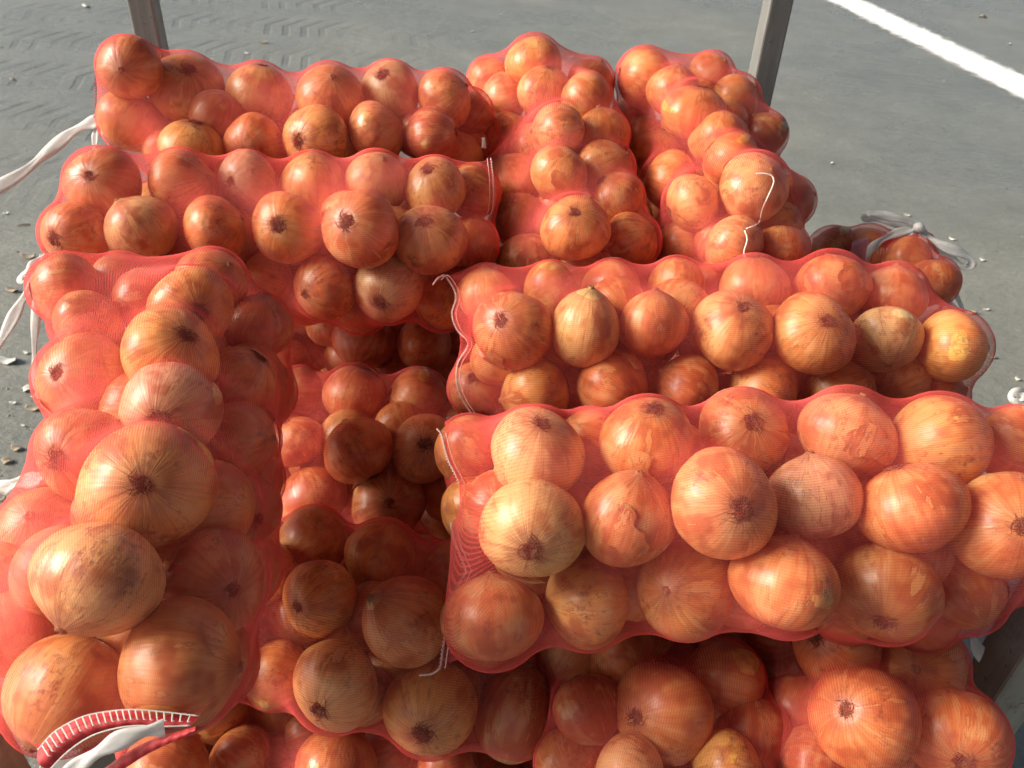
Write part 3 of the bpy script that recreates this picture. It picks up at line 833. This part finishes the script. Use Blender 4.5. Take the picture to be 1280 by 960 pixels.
    return V
def end_line(f, which, half=0.055, tilt=0.0, out=0.0):
    p = (f.e0 - f.ax * out) if which == 0 else (f.e1 + f.ax * out)
    n = CAM - f.c; n = n - f.ax * (n @ f.ax); n /= np.linalg.norm(n)
    v = np.cross(f.ax, n)
    return [p + v * t * half + f.ax * 0.008 * math.sin(9 * t + len(f.name)) for t in (-1, -.5, 0, .5, 1)]
SEAM_F = [(546,350), (556,345), (570,369), (565,392), (571,412), (585,430), (572,455), (571,480), (578,500), (589,517)]
SEAM_G = [(551,541), (560,575), (576,612), (565,647), (567,672), (583,714), (572,733), (560,748), (557,785), (550,835)]
SEAM_B = [(614,198), (617,230), (616,260), (610,277), (616,300), (620,332)]
SEAM_A = [(123,76), (121,100), (122,125), (121,146)]
SEAM_B0 = [(80,236), (70,258), (60,285), (57,312)]
HEM_C = [(47,938), (69,915), (103,897), (137,890), (169,888), (205,891), (249,896)]
ENDS = {n: [('tie', frames[n].e0 - frames[n].ax * .005), ('seam', end_line(frames[n], 1))] for n in frames}
ENDS['A'] = [('seam', seam_pts(frames['A'], SEAM_A)), ('seam', end_line(frames['A'], 1))]
ENDS['B'] = [('seam', seam_pts(frames['B'], SEAM_B0)), ('seam', seam_pts(frames['B'], SEAM_B))]
ENDS['F'] = [('seam', seam_pts(frames['F'], SEAM_F)), ('seam', end_line(frames['F'], 1, .05))]
ENDS['G'] = [('seam', seam_pts(frames['G'], SEAM_G)), ('seam', end_line(frames['G'], 1, .05))]
hemC = [at(x, y, 0.585) for (x, y) in HEM_C]
ENDS['C'] = [('seam', end_line(frames['C'], 0, 0.07)), ('seam', hemC)]
ENDS['H'] = [('seam', end_line(frames['H'], 0)), ('tie', frames['H'].e1 + frames['H'].ax * .012)]
HLAB = ['under the farthest back left sack', 'under the far ends of the two lengthwise back sacks', 'below the sack in the square gap', 'two layers below the second left sack',
        'two layers below the farthest back left sack', 'beneath the low middle sack at the bottom edge', 'beneath the low right sack by the post', 'beneath the sack with the white bow', 'in the back right corner of the lowest layer']
sacks = {}
for nme, f in frames.items():
    hidden = nme.startswith('hid')
    rt = empty('onion_sack', (f.c[0], f.c[1], f.c[2] - f.b - 0.045))
    if hidden: tag(rt, 'hidden red net onion sack ' + HLAB[int(nme[3:])], 'sack', 'red net onion sacks')
    else: tag(rt, SLABEL[nme], 'sack', 'red net onion sacks')
    sacks[nme] = rt
    make_net(f, ENDS[nme][0], ENDS[nme][1], rt)
bpy.context.view_layer.update()

# ------------------------------------------------------------------ seams, stitches, ribbons
def seam_thread(nme, pxs, dshift, mat=M_PINKTHREAD, rad=0.0011, tail=None):
    f = frames[nme]; P = smooth_path(seam_pts(f, pxs, dshift), 10); mb = MB()
    inw = RIGHT * (1 if (f.c - P[0]) @ RIGHT > 0 else -1)
    # fuzzy overlock edge: a wiggling thread plus a straight one beside it
    m = len(P); w1 = []
    for i, p in enumerate(P):
        for k in range(3):
            q = p if i == m - 1 else p + (P[i + 1] - p) * k / 3
            w1.append(q + inw * 0.0009 * math.sin((3 * i + k) * 2.1) + UP * 0.0006 * math.cos((3 * i + k) * 2.1))
    mb.tube(w1, rad, 5)
    mb.tube([p + inw * 0.0052 + FWD * -0.001 for p in P], rad * 0.6, 5)
    if tail: mb.tube(smooth_path(tail, 8), rad * 0.95, 5)
    mb.build('seam_thread', mat, sacks[nme])
fF, fG = frames['F'], frames['G']
seam_thread('F', SEAM_F, 0.003, tail=[seam_pts(fF, [(556,345)], .004)[0], seam_pts(fF, [(548,347)], .012)[0], seam_pts(fF, [(541,356)], .014)[0]])
seam_thread('G', SEAM_G[:6], 0.003, tail=seam_pts(fG, [(551,541), (546,536)], .005))
seam_thread('G', SEAM_G[5:], 0.003, tail=seam_pts(fG, [(550,835), (540,842), (524,844)], .006))
seam_thread('B', SEAM_B, 0.003, rad=0.0009)
# red zigzag hems at the left ends of the two back sacks
for nme, pts in (('A', SEAM_A), ('B', SEAM_B0)):
    f = frames[nme]; P = smooth_path(seam_pts(f, pts, 0.003), 14); mb = MB(); zz = []
    for i, p in enumerate(P): zz.append(p + RIGHT * (0.004 if i % 2 else -0.004) + FWD * -0.001)
    mb.tube(zz, 0.0016, 5); mb.build('hem_stitching', M_HEM, sacks[nme])
# loose thread on the back right sack
fE = frames['E']
def on_sack(nme, px, py, lift=0.0):
    """point on the sack's net in front of that pixel: nearest onion surface along the ray"""
    r_ = ray(px, py); best = None
    for o in onions:
        if o.sack != nme: continue
        rr_ = o.r * 1.03 + 0.002; oc = CAM - o.c
        A_, B_, C_ = r_ @ r_, 2 * r_ @ oc, oc @ oc - rr_ ** 2; D_ = B_ * B_ - 4 * A_ * C_
        if D_ > 0:
            t = (-B_ - math.sqrt(D_)) / (2 * A_)
            best = t if best is None else min(best, t)
    if best is None: best = min((abs(o.px - px) + abs(o.py - py), o.d) for o in onions if o.sack == nme)[1]
    return at(px, py, best - lift)
mb = MB()
mb.tube(smooth_path([on_sack('E', x, y, .003) for (x, y) in ((945,217), (955,217), (965,220), (967,229), (960,246), (953,262), (950,276), (944,282), (933,286))], 6), 0.0011, 5)
mb.tube(smooth_path([on_sack('E', x, y, .003) for (x, y) in ((931,288), (934,300), (930,316), (933,328))], 6), 0.0011, 5)
mb.build('loose_thread', M_THREAD, sacks['E'])

# hem with blanket stitches and white ribbon at the mouth of the near left sack
def strip(name, up_px, lo_px, d0, d1, mat, parent, thick=0.0012, bulge=0.006):
    U_ = smooth_path([at(x, y, d0) for x, y in up_px], 8); L_ = smooth_path([at(x, y, d1) for x, y in lo_px], 8)
    n = min(len(U_), len(L_)); nk = 5; v = []; f = []
    for lay in (0, 1):
        for i in range(n):
            for k in range(nk):
                t = k / (nk - 1); p = U_[i] * (1 - t) + L_[i] * t
                v.append(p - FWD * (bulge * math.sin(math.pi * t) + 0.0004 * math.sin(i * 1.3 + k)) + FWD * thick * lay)
    N = n * nk
    for i in range(n - 1):
        for k in range(nk - 1):
            a, b, c, d = i * nk + k, i * nk + k + 1, (i + 1) * nk + k + 1, (i + 1) * nk + k
            f.append((a, d, c, b)); f.append((N + a, N + b, N + c, N + d))
    o = mesh_obj(name, v, f, mat); reparent(o, parent); return o
hem_lo = [(62,962), (84,940), (112,921), (142,911), (172,907), (204,908), (238,907)]
strip('hem', [(x, y) for x, y in HEM_C], hem_lo, 0.584, 0.578, M_HEM, sacks['C'])
lo_lip_u = [(100,975), (128,962), (152,945), (178,930), (205,920), (226,914), (244,909)]
lo_lip_l = [(112,990), (136,974), (160,958), (184,943), (208,931), (230,922), (247,913)]
strip('hem', lo_lip_u, lo_lip_l, 0.568, 0.566, M_HEM, sacks['C'], bulge=0.002)
mb = MB(); UPL = smooth_path([at(x, y - 1, 0.5765) for x, y in HEM_C], 8); LOL = smooth_path([at(x, y, 0.5705) for x, y in hem_lo], 8)
mb.tube(UPL, 0.0005, 5)
mb.tube(LOL, 0.0005, 5)
for i in range(2, len(UPL) - 1, 2):
    a, b = UPL[i], LOL[min(i + 1, len(LOL) - 1)]
    mid = a * .45 + b * .55 - FWD * 0.0015
    mb.tube([a, mid, mid + RIGHT * 0.002], 0.00045, 4)
mb.build('stitching', M_WHITE, sacks['C'])
rib('drawstring', sacks['C'], [at(205, 909, .566), at(175, 916, .562), at(140, 930, .560), at(108, 950, .560), at(80, 975, .560)], 0.0125, 3, 0.15, twist=0.3)

# white tie ribbons on the left
dA = proj(frames['A'].p0)[2]; dB = proj(frames['B'].p0)[2]
rib('tie_ribbon', sacks['A'], [at(126, 152, dA), at(112, 154, dA), at(88, 167, dA), at(60, 189, dA - .01), at(28, 216, dA - .03), at(-25, 246, dA - .05)], 0.0165, 11, 0.14, twist=0.2)
rib('tie_ribbon', sacks['A'], [at(124, 150, dA), at(120, 168, dA + .004), at(118, 190, dA + .01), at(119, 206, dA + .02)], 0.009, 12, 0.3, twist=0.6)
rib('tie_ribbon', sacks['A'], [at(127, 152, dA), at(133, 170, dA), at(140, 188, dA + .01), at(142, 200, dA + .02)], 0.010, 13, 0.3, twist=0.6)
rib('tie_ribbon', sacks['B'], [at(58, 318, dB), at(44, 330, dB), at(33, 340, dB), at(26, 349, dB), at(30, 352, dB)], 0.010, 14, 0.3, twist=0.8)
rib('tie_ribbon', sacks['B'], [at(56, 330, dB), at(46, 350, dB), at(30, 372, dB - .01), at(14, 402, dB - .02), at(-14, 452, dB - .03)], 0.0125, 15, 0.15, twist=0.3)
rib('tie_ribbon', sacks['B'], [at(56, 334, dB), at(47, 366, dB), at(44, 410, dB - .005), at(43, 450, dB - .01), at(48, 484, dB - .01), at(50, 498, dB - .01)], 0.010, 16, 0.15, twist=0.3)
mb = MB(); mb.tube(smooth_path([at(49, 319, dB - .06), at(60, 318, dB - .06), at(74, 322, dB - .07)], 6), 0.0008, 5)
mb.build('thread_end', M_THREAD, sacks['B'])
rib('tie_ribbon', sacks['C'], [at(52, 598, .80), at(28, 602, .82), at(8, 608, .84), at(-20, 616, .86)], 0.012, 17, 0.35, twist=0.4)
# small ribbon ends at the far tips of the back sacks
dD = proj(frames['D'].p0)[2]
rib('tie_ribbon', sacks['D'], [at(608, 100, dD), at(603, 90, dD), at(596, 86, dD), at(590, 88, dD), at(587, 98, dD)], 0.008, 18, 0.3)
rib('tie_ribbon', sacks['D'], [at(757, 112, dD), at(762, 121, dD), at(760, 130, dD)], 0.009, 19, 0.3)
rib('tie_ribbon', sacks['D'], [at(604, 172, dD - .2), at(605, 185, dD - .2)], 0.006, 21, 0.2)
dE = proj(frames['E'].p0)[2]
rib('tie_ribbon', sacks['E'], [at(898, 82, dE + .02), at(906, 80, dE + .02), at(911, 90, dE + .02)], 0.010, 20, 0.3)
dG = proj(frames['G'].p1)[2]
rib('tie_ribbon', sacks['G'], [at(1292, 512, dG + .1), at(1278, 506, dG + .1), at(1270, 497, dG + .1), at(1284, 492, dG + .1)], 0.014, 22, 0.5)

# the bow on the sack at the back right
dH = proj(frames['H'].p1)[2] - 0.02
kn = (1148, 284)
rib('bow_loop', sacks['H'], [at(*kn, dH - .02), at(1128, 275, dH - .03), at(1104, 269, dH - .03), at(1086, 267, dH - .03), at(1083, 272, dH - .02), at(1100, 275, dH - .01), at(1125, 280, dH - .01), at(*kn, dH - .01)], 0.010, 31, 0.25, twist=0.3)
rib('bow_loop', sacks['H'], [at(*kn, dH - .02), at(1165, 299, dH - .03), at(1190, 312, dH - .035), at(1210, 322, dH - .03), at(1213, 331, dH - .025), at(1203, 333, dH - .02), at(1182, 318, dH - .015), at(*kn, dH - .01)], 0.011, 32, 0.25, twist=0.3)
rib('bow_loop', sacks['H'], [at(*kn, dH - .02), at(1122, 291, dH - .03), at(1100, 301, dH - .035), at(1088, 314, dH - .035), at(1083, 332, dH - .03)], 0.010, 33, 0.3, twist=0.4)
rib('bow_loop', sacks['H'], [at(*kn, dH - .02), at(1134, 298, dH - .03), at(1125, 316, dH - .035), at(1116, 332, dH - .03)], 0.009, 34, 0.3, twist=0.4)
rib('bow_loop', sacks['H'], [at(*kn, dH - .02), at(1155, 300, dH - .03), at(1158, 315, dH - .03), at(1154, 326, dH - .03), at(1160, 340, dH - .03), at(1163, 349, dH - .03)], 0.0075, 35, 0.3, twist=0.6)
rib('bow_loop', sacks['H'], [at(1168, 345, dH - .01), at(1176, 336, dH - .01), at(1184, 338, dH - .01), at(1192, 362, dH), at(1203, 390, dH + .01), at(1190, 384, dH), at(1178, 362, dH), at(1170, 346, dH)], 0.008, 36, 0.25, twist=0.3)
mb = MB(); mb.tube([at(1143, 283, dH - .03), at(1148, 284, dH - .034), at(1153, 285, dH - .03)], [0.006, 0.0085, 0.006], 8); mb.build('bow_knot', M_WHITE, sacks['H'])
strip('hem', [(1092, 302), (1105, 294), (1125, 288), (1150, 287), (1163, 291)], [(1088, 326), (1104, 322), (1122, 316), (1146, 304), (1166, 299)], dH - .005, dH - .006, M_HEM, sacks['H'])
mb = MB()
for i in range(8):
    x = 1097 + i * 3.6; mb.tube([at(x, 318 - i * .5, dH - .016), at(x + 1, 311 - i * .6, dH - .016)], 0.0007, 4)
mb.build('stitching', M_WHITE, sacks['H'])
strip('tag', [(1066, 302), (1075, 298), (1086, 296)], [(1058, 327), (1072, 328), (1084, 328)], dH - .012, dH - .015, plain('pink_tag', (.72, .38, .48), .5, .15, 80.0, transl=.3), sacks['H'], bulge=0.003)

# ------------------------------------------------------------------ the steel stake cart the sacks are piled on
YAW = R(5.5)
ex = np.array([math.cos(YAW), math.sin(YAW), 0]); ey = np.array([-math.sin(YAW), math.cos(YAW), 0]); ez = np.array([0, 0, 1.0])
def solve_post(px, py, y):
    r_ = ray(px, py); t = (y - CAM[1]) / r_[1]; return CAM + r_ * t
BL = solve_post(187, 40, 1.54); BRp = solve_post(958, 70, 1.66)
FRp = solve_post(1256, 850, 0.585)
DECK = HC - 1.09
cart = empty('stake_cart', ((BL[0] + FRp[0]) / 2, 1.05, 0))
tag(cart, 'grey steel cart with square corner posts carrying the onion sacks', 'cart')
def bev(o, w=0.004):
    m = o.modifiers.new('bevel', 'BEVEL'); m.width = w; m.segments = 2; m.limit_method = 'ANGLE'
    return o
FLp = BL + (FRp - BRp)
for P, hx, hy in ((BL, .022, .022), (BRp, .022, .022), (FRp, .027, .027), (FLp, .026, .026)):
    z0, z1 = DECK - 0.06, (HC + 0.12 if P is not FLp else DECK + 0.30)
    if P is FRp: z1 = HC - 0.30
    mb = MB(); mb.box((P[0], P[1], (z0 + z1) / 2), (ex, ey, ez), (hx, hy, (z1 - z0) / 2))
    bev(mb.build('post', M_STEEL, cart, False))
cx = (BL + FRp) / 2
w2 = abs((FRp - BL) @ ex) / 2 + .0; l2 = abs((BL - FRp) @ ey) / 2
npl = 7
for i in range(npl):                                        # deck plates
    t = (i + .5) / npl * 2 - 1
    mb = MB(); mb.box(np.array([cx[0], cx[1], DECK - .012]) + ey * t * l2, (ex, ey, ez), (w2 - .03, l2 / npl - .003, .010))
    bev(mb.build('deck_plank', M_DECK, cart, False), .002)
for sgn in (-1, 1):
    mb = MB(); mb.box(np.array([cx[0], cx[1], DECK - .045]) + ex * sgn * w2, (ex, ey, ez), (.0255, l2 - .03, .045))
    bev(mb.build('side_rail', M_STEEL, cart, False))
    mb = MB(); mb.box(np.array([cx[0], cx[1], DECK - .047]) + ey * sgn * l2, (ex, ey, ez), (w2 - .03, .0255, .043))
    bev(mb.build('end_rail', M_STEEL, cart, False))
    for s2 in (-1, 1):
        c0 = np.array([cx[0], cx[1], .13]) + ex * sgn * (w2 - .12) + ey * s2 * (l2 - .16)
        vs, fs = [], []; n = 28
        prof = [(.05, .025), (.105, .025), (.125, .018), (.13, 0), (.125, -.018), (.105, -.025), (.05, -.025)]
        for i in range(n):
            a = 6.28318 * i / n
            for (r_, t) in prof: vs.append(c0 + ex * t + (ey * math.cos(a) + ez * math.sin(a)) * r_)
        k_ = len(prof)
        for i in range(n):
            for j in range(k_):
                fs.append((i * k_ + j, ((i + 1) % n) * k_ + j, ((i + 1) % n) * k_ + (j + 1) % k_, i * k_ + (j + 1) % k_))
        wh = mesh_obj('wheel', vs, fs, plain('black_rubber', (.03, .03, .03), .8)); reparent(wh, cart)
        mb = MB(); mb.tube([c0 - ex * .04, c0 + ex * .04], .048, 12); hb = mb.build('hub', M_STEEL); hb.parent = wh; hb.matrix_parent_inverse = wh.matrix_world.inverted()
        mb = MB()
        for q in (-.035, .035): mb.box(c0 + ex * q + ez * ((DECK - .09 - .13) / 2), (ex, ey, ez), (.004, .03, (DECK - .09 - .13) / 2 + .02))
        mb.build('fork', M_STEEL, cart, False)
# scrap of white card between the lower sack and the post
sc = strip('paper_scrap', [(1208, 785), (1216, 793), (1231, 809)], [(1214, 812), (1219, 822), (1224, 828)], .93, .93, plain('white_card', (.75, .74, .70), .7, .1), cart, bulge=.002)
sc.parent = None; sc.matrix_parent_inverse = Matrix(); tag(sc, 'small white paper scrap wedged between the low right sack and the post', 'paper')

# ------------------------------------------------------------------ litter on the yard
def husk_mesh(seed, sx, sy):
    rr = random.Random(seed); n, m = 8, 4; v = []; f = []
    for lay in (0, 1):
        for j in range(m + 1):
            for i in range(n):
                a = 6.283 * i / n; t = j / m
                r_ = t * (1 + .25 * math.sin(2 * a + seed) + .18 * math.sin(3 * a + seed * 2) + .1 * rr.uniform(-1, 1))
                v.append((sx * r_ * math.cos(a), sy * r_ * math.sin(a), .3 * sy + .45 * sy * (t ** 2) * math.sin(2 * a + seed) - (0.0015 if lay else 0)))
    N = n * (m + 1)
    for j in range(m):
        for i in range(n):
            q = (j * n + i, j * n + (i + 1) % n, (j + 1) * n + (i + 1) % n, (j + 1) * n + i)
            f.append(q); f.append(tuple(N + e for e in q[::-1]))
    for i in range(n): a, b = m * n + i, m * n + (i + 1) % n; f.append((a, b, N + b, N + a))
    me = bpy.data.meshes.new('husk'); me.from_pydata(v, [], f); me.polygons.foreach_set('use_smooth', [True] * len(f))
    return me
LIT = [  # px, py, size px, material, words
 (1208, 391, 14, 'h', 'brown curled onion husk on the ground right of the white bow'), (1232, 388, 6, 'w', 'white crumb beside the brown husk at the right'),
 (1240, 447, 8, 'h', 'small tan husk on the ground below the brown husk at the right'), (1272, 475, 6, 'w', 'pale chip on the ground above the white ribbon at the right edge'),
 (1228, 22, 9, 'h', 'dark husk on the ground beyond the sunlit strip, top right'), (1262, 56, 5, 'w', 'white crumb beyond the sunlit strip near the right edge'),
 (328, 54, 9, 'h', 'dark husk on the ground right of the left post'), (309, 67, 5, 'w', 'white crumb on the ground near the left post'), (108, 9, 9, 'w', 'white husk on the ground left of the left post, top edge'),
 (16, 100, 6, 'h', 'dark crumb on the ground at the left edge, high up'), (30, 282, 16, 's', 'dark straw bit on the ground left of the second sack'),
 (8, 268, 6, 'w', 'white chip at the left edge above the straw bit'), (36, 322, 14, 'h', 'flat tan husk just above the white ribbons on the left'), (16, 364, 12, 'h', 'tan husk on the ground left of the white ribbons'),
 (10, 453, 20, 'w', 'long white scrap on the ground at the left edge'), (34, 442, 6, 'w', 'small white crumb right of the long white scrap'), (36, 488, 12, 'w', 'white husk scrap at the foot of the hanging ribbon'), (44, 497, 9, 'w', 'white husk scrap touching the hanging ribbon end'),
 (17, 505, 7, 'w', 'white chip left of the husk scraps at the ribbon foot'), (42, 512, 14, 'h', 'brown husk below the hanging ribbon end'), (30, 533, 4, 'w', 'tiny white crumb below the brown husk on the left'),
 (22, 562, 12, 'h', 'tan husk above the lowest white ribbon on the left'), (10, 578, 12, 'h', 'brown husk at the left edge above the lowest ribbon'), (4, 626, 8, 'h', 'dark crumb under the lowest ribbon at the left edge'),
 (590, 40, 4, 'w', 'white crumb on the ground behind the back middle sack'), (713, 72, 5, 'w', 'white crumb on the ground right of the back middle sack tip'), (1134, 270, 5, 'w', 'pale crumb on the ground just above the white bow'),
 (1190, 300, 6, 'w', 'pale crumb on the ground right of the bow knot'), (1228, 326, 6, 'w', 'white crumb right of the bow loop'), (1040, 205, 5, 'w', 'pale crumb on the ground right of the back right sack')]
for i, (x, y, s_, mt, lab) in enumerate(LIT):
    p = ground_at(x, y); d = proj(p)[2]; sz = s_ * d / FPX
    me = husk_mesh(i + 1, sz * .62, sz * (.42 if mt != 's' else .07)); me.materials.append({'h': M_STRAW, 'w': M_HUSK, 's': M_ROOT}[mt])
    o = link_obj('husk', me); o.location = (p[0], p[1], 0.004); o.rotation_euler = (0, 0, random.uniform(-.5, .5))
    tag(o, lab, 'litter', 'husks littering the yard')
# uncountable crumbs
v, f = [], []
for i in range(900):
    px, py = rng.uniform(-60, 1340), rng.uniform(-30, 640)
    p = ground_at(px, py)
    if rng.uniform() > min(1, 3.0 / np.linalg.norm(p[:2])): continue
    s_ = rng.uniform(.002, .006) * (1 + (rng.uniform() < .06) * 1.2); o_ = len(v); a = rng.uniform(0, 6.28)
    for k in range(5):
        w = a + 6.28318 * k / 5; q = s_ * rng.uniform(.6, 1.2); v.append((p[0] + q * math.cos(w), p[1] + q * math.sin(w), .001))
    v.append((p[0], p[1], s_ * .7))
    for k in range(5): f.append((o_ + k, o_ + (k + 1) % 5, o_ + 5))
tag(mesh_obj('grit', v, f, plain('grit', (.30, .28, .24), .8, .6, 3.0), smooth=False), 'fine crumbs of husk and grit scattered over the yard', 'grit', kind='stuff')
